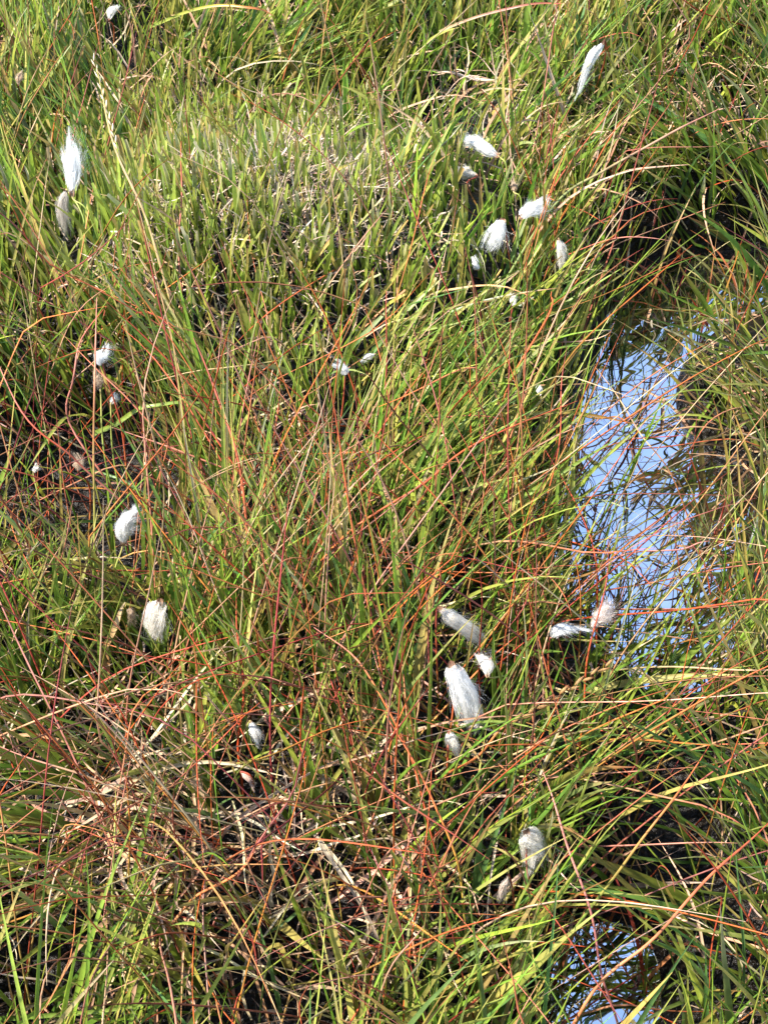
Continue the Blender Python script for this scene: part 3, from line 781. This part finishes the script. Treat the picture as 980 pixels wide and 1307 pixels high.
RD, OR, MA, PK, TN, YL, GR, LG, CRM = (0.36, 0.075, 0.03), (0.5, 0.17, 0.05), (0.17, 0.03, 0.025), (0.46, 0.2, 0.15), (0.5, 0.36, 0.2), (0.4, 0.36, 0.05), (0.09, 0.17, 0.025), (0.2, 0.27, 0.05), (0.6, 0.52, 0.38)
S, B_ = 'stem', 'blade'
LONE = [
    # kind, root-to-tip spots with heights, width at root and tip (mm), colours, label
    (S, [(242, 580, .10), (233, 440, .22), (190, 295, .33), (150, 190, .40), (122, 88, .46)], 2.6, 1.7, [LG, (0.34, 0.32, 0.1), TN, (0.32, 0.32, 0.08)], 'long jointed straw flowering stem rising to the tall white tuft at left'),
    (S, [(236, 500, .12), (231, 400, .2), (230, 290, .28), (233, 180, .36)], 2.2, 1.6, [RD, PK, PK, RD], 'straight upright pink stem in front of the cropped mound'),
    (S, [(337, 880, .10), (325, 750, .24), (305, 600, .34), (277, 500, .38), (245, 430, .4)], 2.6, 1.6, [RD, (0.4, 0.12, 0.05), RD, MA], 'stout dark red stem running up the middle left of the tangle'),
    (S, [(165, 660, .12), (140, 620, .18), (90, 540, .25), (92, 490, .3), (102, 440, .33), (132, 395, .36)], 2.0, 1.4, [OR, PK, PK, RD], 'pink stem bowed like a bracket above the left pool'),
    (S, [(340, 800, .12), (385, 748, .22), (440, 685, .29), (492, 646, .31), (545, 613, .33), (590, 577, .34), (655, 545, .34), (735, 512, .32)], 2.3, 1.4, [OR, OR, RD, (0.45, 0.1, 0.03), RD], 'orange red stem arching through the centre toward the upper water'),
    (B_, [(140, 905, .12), (134, 860, .17), (139, 815, .21), (162, 770, .24)], 8, 4, [(0.5, 0.3, 0.16), (0.52, 0.25, 0.1), (0.5, 0.3, 0.12), TN], 'broad folded orange dead blade under the white egg shaped tuft'),
    (B_, [(378, 1010, .08), (370, 940, .16), (373, 860, .22), (366, 800, .25)], 5.5, 2.5, [LG, YL, (0.48, 0.42, 0.05), YL], 'bright yellow upright blade left of centre'),
    (S, [(980, 1050, .30), (925, 1102, .32), (840, 1187, .31), (770, 1255, .28), (712, 1330, .24)][::-1], 2.6, 2.0, [OR, (0.42, 0.2, 0.08), (0.42, 0.12, 0.05), RD], 'thick red diagonal stem crossing the bottom pool'),
    (S, [(665, 1290, .1), (730, 1187, .22), (800, 1102, .29), (845, 1035, .32), (902, 955, .33)], 2.8, 1.5, [GR, (0.12, 0.18, 0.03), (0.4, 0.2, 0.05), RD], 'long diagonal stem turning from green to red at its tip'),
    (S, [(788, 1320, .12), (770, 1242, .2), (750, 1160, .27), (722, 1070, .31), (690, 980, .33)], 2.0, 1.6, [PK, (0.42, 0.17, 0.16), PK, PK], 'dusky pink stem rising out of the bottom pool'),
    (S, [(605, 1290, .06), (598, 1200, .14), (580, 1095, .24), (548, 1010, .3), (488, 905, .34)], 2.2, 1.4, [LG, YL, OR, RD], 'stem shading from yellow green to orange right of bottom centre'),
    (S, [(215, 1185, .1), (150, 1150, .16), (75, 1107, .22), (-10, 1065, .26)], 2.4, 1.6, [OR, PK, OR, TN], 'bent tan red stem reaching to the left edge low down'),
    (S, [(300, 1080, .14), (240, 1057, .2), (115, 995, .28), (-10, 948, .32)], 1.8, 1.3, [OR, RD, TN, PK], 'long pale red stem slanting up to the left edge'),
    (S, [(158, 1280, .08), (208, 1194, .16), (250, 1147, .22), (308, 1108, .26), (330, 1070, .27)], 3.0, 1.4, [OR, (0.55, 0.28, 0.13), OR, RD], 'orange stem curving up out of the bottom left tangle'),
    (B_, [(690, 1122, .14), (735, 1095, .17), (790, 1055, .2)], 8, 3, [LG, (0.24, 0.3, 0.04), LG], 'broad light green blade right of the squat cream tuft'),
    (B_, [(540, 1325, .10), (520, 1255, .18), (486, 1185, .24)], 7, 3.5, [LG, (0.36, 0.36, 0.08), (0.45, 0.36, 0.12)], 'broad yellow blade at the bottom edge in the middle'),
    (B_, [(122, 556, .16), (165, 529, .2), (215, 514, .22), (290, 520, .2)], 5, 3, [LG, (0.26, 0.33, 0.05), LG, GR], 'light green blade arched over the left pool'),
    (B_, [(488, 538, .18), (565, 530, .2), (700, 526, .2), (812, 540, .18)], 5, 3, [GR, LG, (0.42, 0.36, 0.08), OR], 'nearly level yellow green blade reaching across the upper water'),
    (S, [(560, 500, .12), (690, 282, .24), (770, 220, .28), (850, 172, .3), (918, 138, .31)], 3.0, 1.8, [GR, (0.2, 0.26, 0.08), (0.4, 0.26, 0.16), PK], 'long stem slanting to upper right, green below and pink above'),
    (B_, [(190, 34, .18), (268, 8, .24), (320, 10, .25), (352, 20, .22)], 4, 2, [LG, YL, OR, (0.42, 0.16, 0.07)], 'hooped orange tipped blade at the top edge, left of centre'),
    (B_, [(560, 40, .18), (640, 12, .24), (724, 2, .26)], 3.4, 2, [TN, PK, RD], 'pinkish hooped stem at the top edge in the middle'),
    (S, [(530, 1018, .14), (592, 975, .22), (655, 922, .27)], 2.2, 2.0, [(0.45, 0.2, 0.08), OR, (0.4, 0.18, 0.06)], 'brown knobbly seed spike slanting below the open water'),
    (B_, [(930, 545, .1), (929, 500, .16), (931, 450, .21)], 7, 2.5, [LG, (0.5, 0.24, 0.08), (0.5, 0.17, 0.06)], 'orange pointed blade in the tussock in the water'),
    (B_, [(864, 330, .06), (866, 318, .075), (867, 306, .085)], 6, 3, [(0.5, 0.1, 0.03), (0.48, 0.12, 0.05), RD], 'short red dead leaf at the upper end of the water'),
    (S, [(655, 112, .10), (605, 99, .11), (555, 92, .115)], 4.6, 3.4, [CRM, (0.62, 0.56, 0.44), CRM], 'pale bleached dead stalk lying near the top edge'),
    (S, [(115, 860, .08), (120, 740, .2), (118, 600, .31), (124, 480, .4), (122, 380, .44)], 2.2, 1.4, [GR, LG, (0.4, 0.2, 0.1), PK], 'upright stem green below and pink above, left of the egg shaped tuft'),
    (S, [(205, 720, .1), (165, 650, .2), (100, 590, .27), (40, 540, .31), (-8, 455, .35)], 2.0, 1.4, [OR, PK, RD, PK], 'pink stem sweeping to the left edge over the left pool'),
    (S, [(470, 620, .1), (480, 545, .2), (492, 470, .27), (495, 370, .33)], 2.4, 1.5, [MA, (0.3, 0.09, 0.08), MA, RD], 'purple brown upright stem right of the small flake pair'),
    (S, [(425, 610, .1), (405, 520, .18), (403, 440, .24), (408, 380, .28)], 2.6, 1.6, [GR, (0.2, 0.3, 0.06), LG], 'pale green upright rush left of the small flake pair'),
    (S, [(625, 650, .12), (628, 560, .2), (655, 480, .26), (700, 400, .3), (705, 370, .3)], 2.0, 1.6, [RD, OR, (0.5, 0.09, 0.02), (0.5, 0.12, 0.03)], 'vivid red stem climbing toward the orange leaves on the slope'),
    (S, [(675, 800, .1), (690, 690, .2), (712, 560, .3), (722, 440, .36)], 1.8, 1.2, [(0.2, 0.18, 0.04), OR, RD, MA], 'slim red stem along the left bank of the water'),
    (S, [(905, 760, .03), (890, 690, .1), (850, 600, .2), (810, 540, .24), (760, 470, .28)], 1.7, 1.2, [RD, OR, TN, TN], 'thin orange tan stem leaning across the main water'),
    (S, [(715, 740, .12), (800, 708, .14), (870, 700, .15), (905, 690, .15)], 1.8, 1.2, [RD, PK, (0.5, 0.25, 0.22), PK], 'pale pink stem lying low over the brightest water'),
    (S, [(570, 1180, .1), (555, 1080, .2), (520, 960, .28), (470, 860, .33), (400, 800, .35)], 2.0, 1.3, [OR, RD, OR, PK], 'red stem arching to the left in lower centre'),
    (S, [(310, 1040, .1), (306, 960, .18), (309, 860, .25), (300, 760, .3)], 2.4, 1.3, [RD, (0.45, 0.07, 0.02), RD, RD], 'bright red upright stem beside the small bright tuft'),
    (S, [(740, 990, .1), (742, 930, .18), (748, 850, .25), (770, 760, .3), (775, 690, .33)], 2.0, 1.3, [OR, (0.5, 0.1, 0.03), RD, MA], 'red stem at the left shore behind the seed spike'),
    (B_, [(0, 1302, .12), (110, 1290, .18), (230, 1276, .2), (310, 1268, .19)], 4.5, 2.5, [GR, LG, LG, GR], 'long level green blade along the bottom left edge'),
    (B_, [(345, 1160, .12), (348, 1120, .16), (345, 1070, .2)], 4, 2.5, [CRM, CRM, TN], 'bleached blade standing in the lower left tangle'),
    (B_, [(245, 1060, .12), (252, 1010, .17), (247, 960, .2)], 8, 5, [TN, (0.52, 0.38, 0.22), TN], 'wide tan dead blade above the collapsed tussock'),
    (B_, [(455, 1190, .08), (400, 1160, .13), (360, 1180, .14), (310, 1210, .1)], 3.4, 2, [GR, (0.1, 0.17, 0.05), GR], 'dull green blade bending left near the bottom'),
]
lone_root = {}
for kind, pts, w0, w1, cols, lab in LONE:
    Pw = np.array([at(*p) for p in pts])
    n = 26
    C = spline(Pw, n)
    s = np.linspace(0, 1, n)
    C = C + 0.0018 * np.stack([np.sin(s * rng.uniform(8, 16) + rng.uniform(0, 6)) for _ in range(3)], 1)
    cols = ramp(cols, n) * (np.array([0.85, 0.72, 0.68]) if kind == 'stem' else np.array([0.9, 0.9, 0.85]))
    nm = {'stem': 'grass_stalk', 'blade': 'sedge_leaf'}[kind]
    cat = {'stem': 'grass stem', 'blade': 'grass blade'}[kind]
    grp = {'stem': 'single grass stems', 'blade': 'single grass blades'}[kind]
    if 'stalk' in lab: nm, cat = 'dead_stalk', 'dead stalk'
    if 'leaf' in lab: nm, cat = 'dead_leaf', 'leaf'
    if kind == 'stem':
        R = (w0 + (w1 - w0) * s) * 0.66e-3 * (1 - 0.6 * np.clip((s - 0.8) / 0.2, 0, 1))
        if 'jointed' in lab or 'stalk' in lab:
            for q in (0.2, 0.43, 0.66, 0.86): R = R * (1 + 0.5 * np.exp(-0.5 * ((s - q) / 0.012) ** 2))
        V, F, Cc = tube(C, R, cols)
        mat = M_STEM
    else:
        Wd = (w0 + (w1 - w0) * s) * 1.25e-3 * np.where(s > 0.75, 1 - ((s - 0.75) / 0.25) ** 2 * 0.85, 1) 
        V, F, Cc = ribbon(C, Wd, cols)
        mat = M_BLADE
    spike = 'seed spike' in lab
    if spike or 'jointed' in lab:
        t = thing('seed_spike' if spike else 'flowering_stem', lab, 'seed spike' if spike else 'grass stem', Pw[0], None if spike else grp)
        mesh_obj('stem', V, F, Cc, mat, t)
        a0, a1 = (at(655, 922, .27), at(782, 845, .30)) if spike else (at(150, 190, .40), at(118, 70, .47))
        Vs, Fs, Cs, off = [], [], [], 0
        m = 13 if spike else 16
        for k in range(m):
            f = k / m
            c = a0 * (1 - f) + a1 * f
            d = (a1 - a0) / np.linalg.norm(a1 - a0)
            side = np.cross(d, [0.3, -0.6, 0.7]); side /= np.linalg.norm(side)
            d2 = d + side * (0.28 if k % 2 else -0.28)
            ln = 0.013 if spike else 0.010
            Cq = np.array([c + d2 * ln * q for q in np.linspace(0, 1, 5)])
            rr = np.array([0.4, 1.0, 1.05, 0.7, 0.15]) * (0.0024 if spike else 0.0013) * (1 - 0.4 * f)
            cc = ramp([(0.42, 0.24, 0.08), (0.5, 0.3, 0.12), (0.3, 0.12, 0.05)] if spike else [TN, CRM], 5)
            v, f_, c_ = tube(Cq, rr, cc, 5)
            Vs.append(v); Fs.append(f_ + off); Cs.append(c_); off += len(v)
        mesh_obj('spikelet', np.concatenate(Vs), np.concatenate(Fs), np.concatenate(Cs), M_DRY, t)
    else:
        base = Pw[0]
        e = mesh_obj(nm, V - base, F, Cc, mat)
        e.location = base
        e['label'] = lab; e['category'] = cat
        e['kind'] = 'thing'
        if nm in ('grass_stalk', 'sedge_leaf'): e['group'] = grp


# ------------------------------------------------------------------ cotton grass
def cotton(C, R, col, wisps, strands):
    """a ragged silky head along centre line C: a small soft core and many locks of fine hair, loose at the free end"""
    n = len(C)
    s = np.linspace(0, 1, n)
    seed = Vector(rng.uniform(0, 50, 3))
    prof = np.clip(np.sin(PI * np.clip(s * 0.9 + 0.07, 0, 1) ** rng.uniform(0.7, 1.2)), 0, 1) ** rng.uniform(0.6, 0.9)
    prof = prof * (1 + 0.18 * np.sin(s * rng.uniform(5, 9) + rng.uniform(0, 6)))
    t, sd, nr = frames(C)
    C = C + R * 0.3 * np.sin(s * rng.uniform(2, 5))[:, None] * sd * rng.choice([-1, 1])
    t, sd, nr = frames(C)
    sides = 18
    a = np.arange(sides) * 2 * PI / sides
    V = np.zeros((n, sides, 3))
    for i in range(n):
        for j in range(sides):
            dv = math.cos(a[j]) * sd[i] + math.sin(a[j]) * nr[i] * 0.75
            k = noise.fractal(Vector(C[i] + dv * R * prof[i]) * (1.1 / R) + seed, 0.6, 2.0, 4)
            V[i, j] = C[i] + dv * R * prof[i] * (0.5 + 0.5 * k) * (1 if s[i] < 0.75 else 0.5 + 2 * (1 - s[i]))
    V = V.reshape(-1, 3)
    i = np.arange(n - 1)[:, None]; j = np.arange(sides)[None]
    F = np.stack([i * sides + j, i * sides + (j + 1) % sides, (i + 1) * sides + (j + 1) % sides, (i + 1) * sides + j], -1).reshape(-1, 4)
    Vs, Fs, Cs = [V], [F], [np.tile(np.array(col), (len(V), 1))]
    off = len(V)
    m = 8
    q = np.linspace(0, 1, m)
    K = 26                                        # locks
    l_ang = rng.uniform(0, 2 * PI, K); l_rad = rng.uniform(0.25, 1.25, K)
    l_s0 = rng.uniform(0, 0.45, K); l_s1 = np.minimum(l_s0 + rng.uniform(0.4, 0.8, K), 1.0)
    l_dr = rng.normal(0, 0.5, (K, 3)) + np.array([0.25, 0, -0.15]); l_cv = rng.normal(0, 0.7, K)
    l_len = rng.gamma(1.3, 0.45, K) * np.where(l_s1 > 0.8, 1.2, 0.5)
    N = strands
    lk = rng.integers(0, K, N)
    loose = rng.random(N) < 0.2 * wisps
    ang = l_ang[lk] + rng.normal(0, 0.28, N); rad = l_rad[lk] * rng.uniform(0.75, 1.15, N)
    s0 = np.clip(l_s0[lk] + rng.normal(0, 0.08, N), 0, 0.6); s1 = np.clip(l_s1[lk] + rng.normal(0, 0.08, N), s0 + 0.15, 1.0)
    ss = s0[:, None] + (s1 - s0)[:, None] * q[None]
    u = ss * (n - 1); ii = np.minimum(u.astype(int), n - 2); ff = (u - ii)[..., None]
    lerp = lambda A: A[ii] * (1 - ff) + A[ii + 1] * ff
    Cc, Sd, Nr, Tn = lerp(C), lerp(sd), lerp(nr), lerp(t)
    Pf = prof[ii] * (1 - ff[..., 0]) + prof[ii + 1] * ff[..., 0]
    av = ang[:, None] + (l_cv[lk] + rng.normal(0, 0.25, N))[:, None] * q[None]
    dv = np.cos(av)[..., None] * Sd + 0.8 * np.sin(av)[..., None] * Nr
    P = Cc + dv * (R * rad[:, None] * (Pf * 0.95 + 0.05))[..., None]
    e2 = (q ** 2)[None, :, None]
    P = P + (Tn * l_len[lk][:, None, None] + l_dr[lk][:, None] * 0.6 + rng.normal(0, 0.12, (N, 1, 3))) * R * e2
    P = P + loose[:, None, None] * (rng.normal(0, 0.55, (N, 1, 3)) + np.array([0.5, 0, -0.2]) + dv * 0.4) * R * e2
    P = P + rng.normal(0, 0.065, P.shape) * R
    tt = np.gradient(P, axis=1); hh = np.cross(tt, rng.normal(size=(N, 1, 3))); hh /= np.linalg.norm(hh, axis=2, keepdims=True) + 1e-9
    w = rng.uniform(0.00007, 0.00017, (N, 1, 1)) * np.where(loose, 0.6, 1.0)[:, None, None] * (1 - 0.6 * q[None, :, None])
    VV = np.stack([P + hh * w, P - hh * w], 2).reshape(-1, 3)
    base = (np.arange(N) * m * 2)[:, None] + (np.arange(m - 1) * 2)[None]
    Vs.append(VV); Fs.append(np.stack([base, base + 1, base + 3, base + 2], -1).reshape(-1, 4) + off)
    Cs.append(np.tile(np.array(col), (len(VV), 1)) * rng.uniform(0.88, 1.05, (N, 1)).repeat(m * 2, 0))
    return np.concatenate(Vs), np.concatenate(Fs), np.clip(np.concatenate(Cs), 0, 0.92)


for a, e, w, za, ze, r, c, ws, lab in TUFTS:
    A, E = at(*a, za), at(*e, ze)
    _, _, dep = proj((A + E) / 2)
    R = w * 0.39 * dep / FPX
    rt = at(*r, 0.06); rt[2] = max(float(ground_z(rt[0], rt[1])), 0.0)
    t = thing('cotton_grass', lab, 'cotton grass', rt, 'cotton grass heads over the bog')
    # stem: up from the root, into the attachment
    mid = rt * 0.45 + A * 0.55 + np.array([rng.normal(0, 0.008), rng.normal(0, 0.008), 0.02])
    d = (E - A)
    top = A - d * 0.12
    C = spline([rt, mid, top * 0.9 + mid * 0.1, A + d * 0.04], 22)
    s = np.linspace(0, 1, 22)
    dark = rng.random() < 0.4
    V, F, Cc = tube(C, (1.0 - 0.35 * s) * 0.00125, ramp([GR, LG, (0.3, 0.26, 0.08), TN] if not dark else [(0.14, 0.15, 0.03), RD, MA, (0.3, 0.12, 0.06)], 22))
    mesh_obj('stem', V, F, Cc, M_STEM, t)
    # scaly bracts at the attachment
    Vs, Fs, Cs, off = [], [], [], 0
    L_ = max(np.linalg.norm(d), R)
    dn = d / (np.linalg.norm(d) + 1e-9)
    for k in range(5):
        ang = k * 2 * PI / 5 + rng.random()
        sdv = np.cross(dn, [0.3, 0.5, 0.8]); sdv /= np.linalg.norm(sdv); nrv = np.cross(dn, sdv)
        rd = math.cos(ang) * sdv + math.sin(ang) * nrv
        Cq = np.array([A - dn * 0.1 * L_, A + rd * R * 0.22, A + rd * R * 0.38 + dn * R * 0.45])
        Cq = spline(Cq, 6)
        v, f_, c_ = ribbon(Cq, np.array([0.5, 1, 1.1, 0.9, 0.6, 0.1]) * R * 0.45, ramp([(0.22, 0.1, 0.05), (0.34, 0.2, 0.12), (0.5, 0.4, 0.3)], 6), 0.2)
        Vs.append(v); Fs.append(f_ + off); Cs.append(c_); off += len(v)
    mesh_obj('bract', np.concatenate(Vs), np.concatenate(Fs), np.concatenate(Cs), M_DRY, t)
    sag = np.array([0, 0, 0.10 * np.linalg.norm(d)])
    C = spline([A, (A + E) / 2 + sag, E], 16)
    V, F, Cc = cotton(C, R, np.array(c), ws, int(300 + 40 * w))
    mesh_obj('cotton_tuft', V, F, Cc, M_COTTON, t)

# ------------------------------------------------------------------ a small heather-like sprig at lower left
base = at(152, 985, 0.09)
t = thing('heather_sprig', 'small feathery dark green sprig low among blades at lower left', 'heather', base)
Vs, Fs, Cs, off = [], [], [], 0
Ls, Lf, Lc, lo = [], [], [], 0
for k, (ex, ey, ez) in enumerate([(150, 925, .19), (135, 945, .17), (168, 940, .17), (158, 932, .18), (142, 935, .18)]):
    C = spline([base, (base + at(ex, ey, ez)) / 2 + np.array([0, 0, 0.015]), at(ex, ey, ez)], 14)
    v, f, c = tube(C, np.linspace(0.0008, 0.0004, 14), ramp([(0.2, 0.12, 0.06), (0.12, 0.14, 0.04)], 14), 4)
    Vs.append(v); Fs.append(f + off); Cs.append(c); off += len(v)
    for i in range(3, 14):
        for j in range(5):
            dv = rng.normal(size=3); dv[2] = abs(dv[2]); dv /= np.linalg.norm(dv)
            q = spline([C[i], C[i] + dv * 0.003, C[i] + dv * 0.006 + np.array([0, 0, 0.002])], 4)
            v, f, c = ribbon(q, np.array([0.6, 1.2, 1.0, 0.2]) * 0.001, ramp([(0.05, 0.11, 0.04), (0.09, 0.17, 0.06)], 4))
            Ls.append(v); Lf.append(f + lo); Lc.append(c); lo += len(v)
mesh_obj('stem', np.concatenate(Vs), np.concatenate(Fs), np.concatenate(Cs), M_STEM, t)
mesh_obj('foliage', np.concatenate(Ls), np.concatenate(Lf), np.concatenate(Lc), M_BLADE, t)

# ------------------------------------------------------------------ the bog goes on around the photographed patch
n0 = 22000
x = rng.uniform(-1.68, 1.68, n0); y = rng.uniform(0.22, 3.58, n0); z = ground_z(x, y)
P = np.stack([x, y, z], -1); px, py, _ = proj(P)
out_ = np.maximum(np.maximum(-px, px - 980), np.maximum(-py, py - 1480))
k = (out_ > 120) & (z > 0.01)
P, px, py = P[k], px[k], py[k]; n = len(P)
az = rng.uniform(0, 2 * PI, n); th = np.abs(rng.normal(0, 0.3, n))
tone = rng.random((n, 1))
b = Batch(P, az, th, rng.gamma(1.4, 0.26, n), rng.uniform(0.1, 0.28, n), rng.uniform(0.003, 0.007, n), np.where(tone < 0.75, lush(jit(GREEN, n)), jit(STRAW, n)), np.where(tone < 0.6, jit(TIPS, n), jit(RED, n)), nseg=6, waver=0.08, cpow=2)
# none of it may reach into the photographed patch
qx, qy, _ = proj(b.P.reshape(-1, 3)); qx = qx.reshape(n, -1); qy = qy.reshape(n, -1)
o = b.build('grass', ~((qx > -15) & (qx < 995) & (qy > -15) & (qy < 1322)).any(1), M_BLADE)
o['kind'] = 'stuff'; o['label'] = 'mixed grass of the surrounding bog'; o['category'] = 'grass'

# ------------------------------------------------------------------ daylight
EL = SUN_EL
sx, sy = SUN_X, SUN_Y
ROT = math.atan2(sx, sy)
sun = bpy.data.objects.new('sun', bpy.data.lights.new('sun', 'SUN'))
COL.objects.link(sun)
sun.data.energy = 3.8; sun.data.angle = math.radians(1.0); sun.data.color = (1, 0.95, 0.87)
dirv = Vector((math.sin(ROT) * math.cos(EL), math.cos(ROT) * math.cos(EL), math.sin(EL)))
sun.rotation_euler = dirv.to_track_quat('Z', 'Y').to_euler()
w = bpy.data.worlds.new('World'); scene.world = w
w.use_nodes = True
nt = w.node_tree; N = nt.nodes; L = nt.links
N.clear()
out = N.new('ShaderNodeOutputWorld'); bg = N.new('ShaderNodeBackground')
sky = N.new('ShaderNodeTexSky'); sky.sky_type = 'NISHITA'; sky.sun_disc = False
sky.sun_elevation = EL; sky.sun_rotation = ROT; sky.ozone_density = 2.5; sky.dust_density = 0.3
tc = N.new('ShaderNodeTexCoord')
nz = N.new('ShaderNodeTexNoise'); nz.inputs['Scale'].default_value = 2.2; nz.inputs['Detail'].default_value = 5
L.new(tc.outputs['Generated'], nz.inputs['Vector'])
cr = N.new('ShaderNodeValToRGB'); cr.color_ramp.elements[0].position = 0.42; cr.color_ramp.elements[1].position = 0.72
L.new(nz.outputs['Fac'], cr.inputs[0])
mx = N.new('ShaderNodeMixRGB'); mx.inputs[2].default_value = (8.5, 8.8, 9.6, 1)
mu = N.new('ShaderNodeMath'); mu.operation = 'MULTIPLY'; mu.inputs[1].default_value = 0.22
L.new(cr.outputs[0], mu.inputs[0]); L.new(mu.outputs[0], mx.inputs[0]); L.new(sky.outputs[0], mx.inputs[1])
dt = N.new('ShaderNodeVectorMath'); dt.operation = 'DOT_PRODUCT'; dt.inputs[1].default_value = (0.0, 0.66, 0.75)
L.new(tc.outputs['Generated'], dt.inputs[0])
hz = N.new('ShaderNodeMapRange'); hz.interpolation_type = 'SMOOTHSTEP'
hz.inputs[1].default_value = 0.72; hz.inputs[2].default_value = 1.0; hz.inputs[3].default_value = 0.0; hz.inputs[4].default_value = 1.0
L.new(dt.outputs['Value'], hz.inputs[0])
ad = N.new('ShaderNodeMixRGB'); ad.blend_type = 'ADD'; ad.inputs[2].default_value = (0.8, 1.5, 3.4, 1)  # blue glow added to this part of the sky to brighten the water's reflection
L.new(hz.outputs[0], ad.inputs[0]); L.new(mx.outputs[0], ad.inputs[1])
L.new(ad.outputs[0], bg.inputs['Color'])
bg.inputs['Strength'].default_value = 0.11
L.new(bg.outputs[0], out.inputs['Surface'])

scene.render.engine = 'CYCLES'
scene.cycles.max_bounces = 8
scene.cycles.transparent_max_bounces = 4
scene.cycles.use_denoising = True
vs = scene.view_settings
vs.view_transform = 'Standard'; vs.look = 'None'; vs.gamma = 1; vs.exposure = 2.2
try: vs.use_curve_mapping = False
except Exception: pass
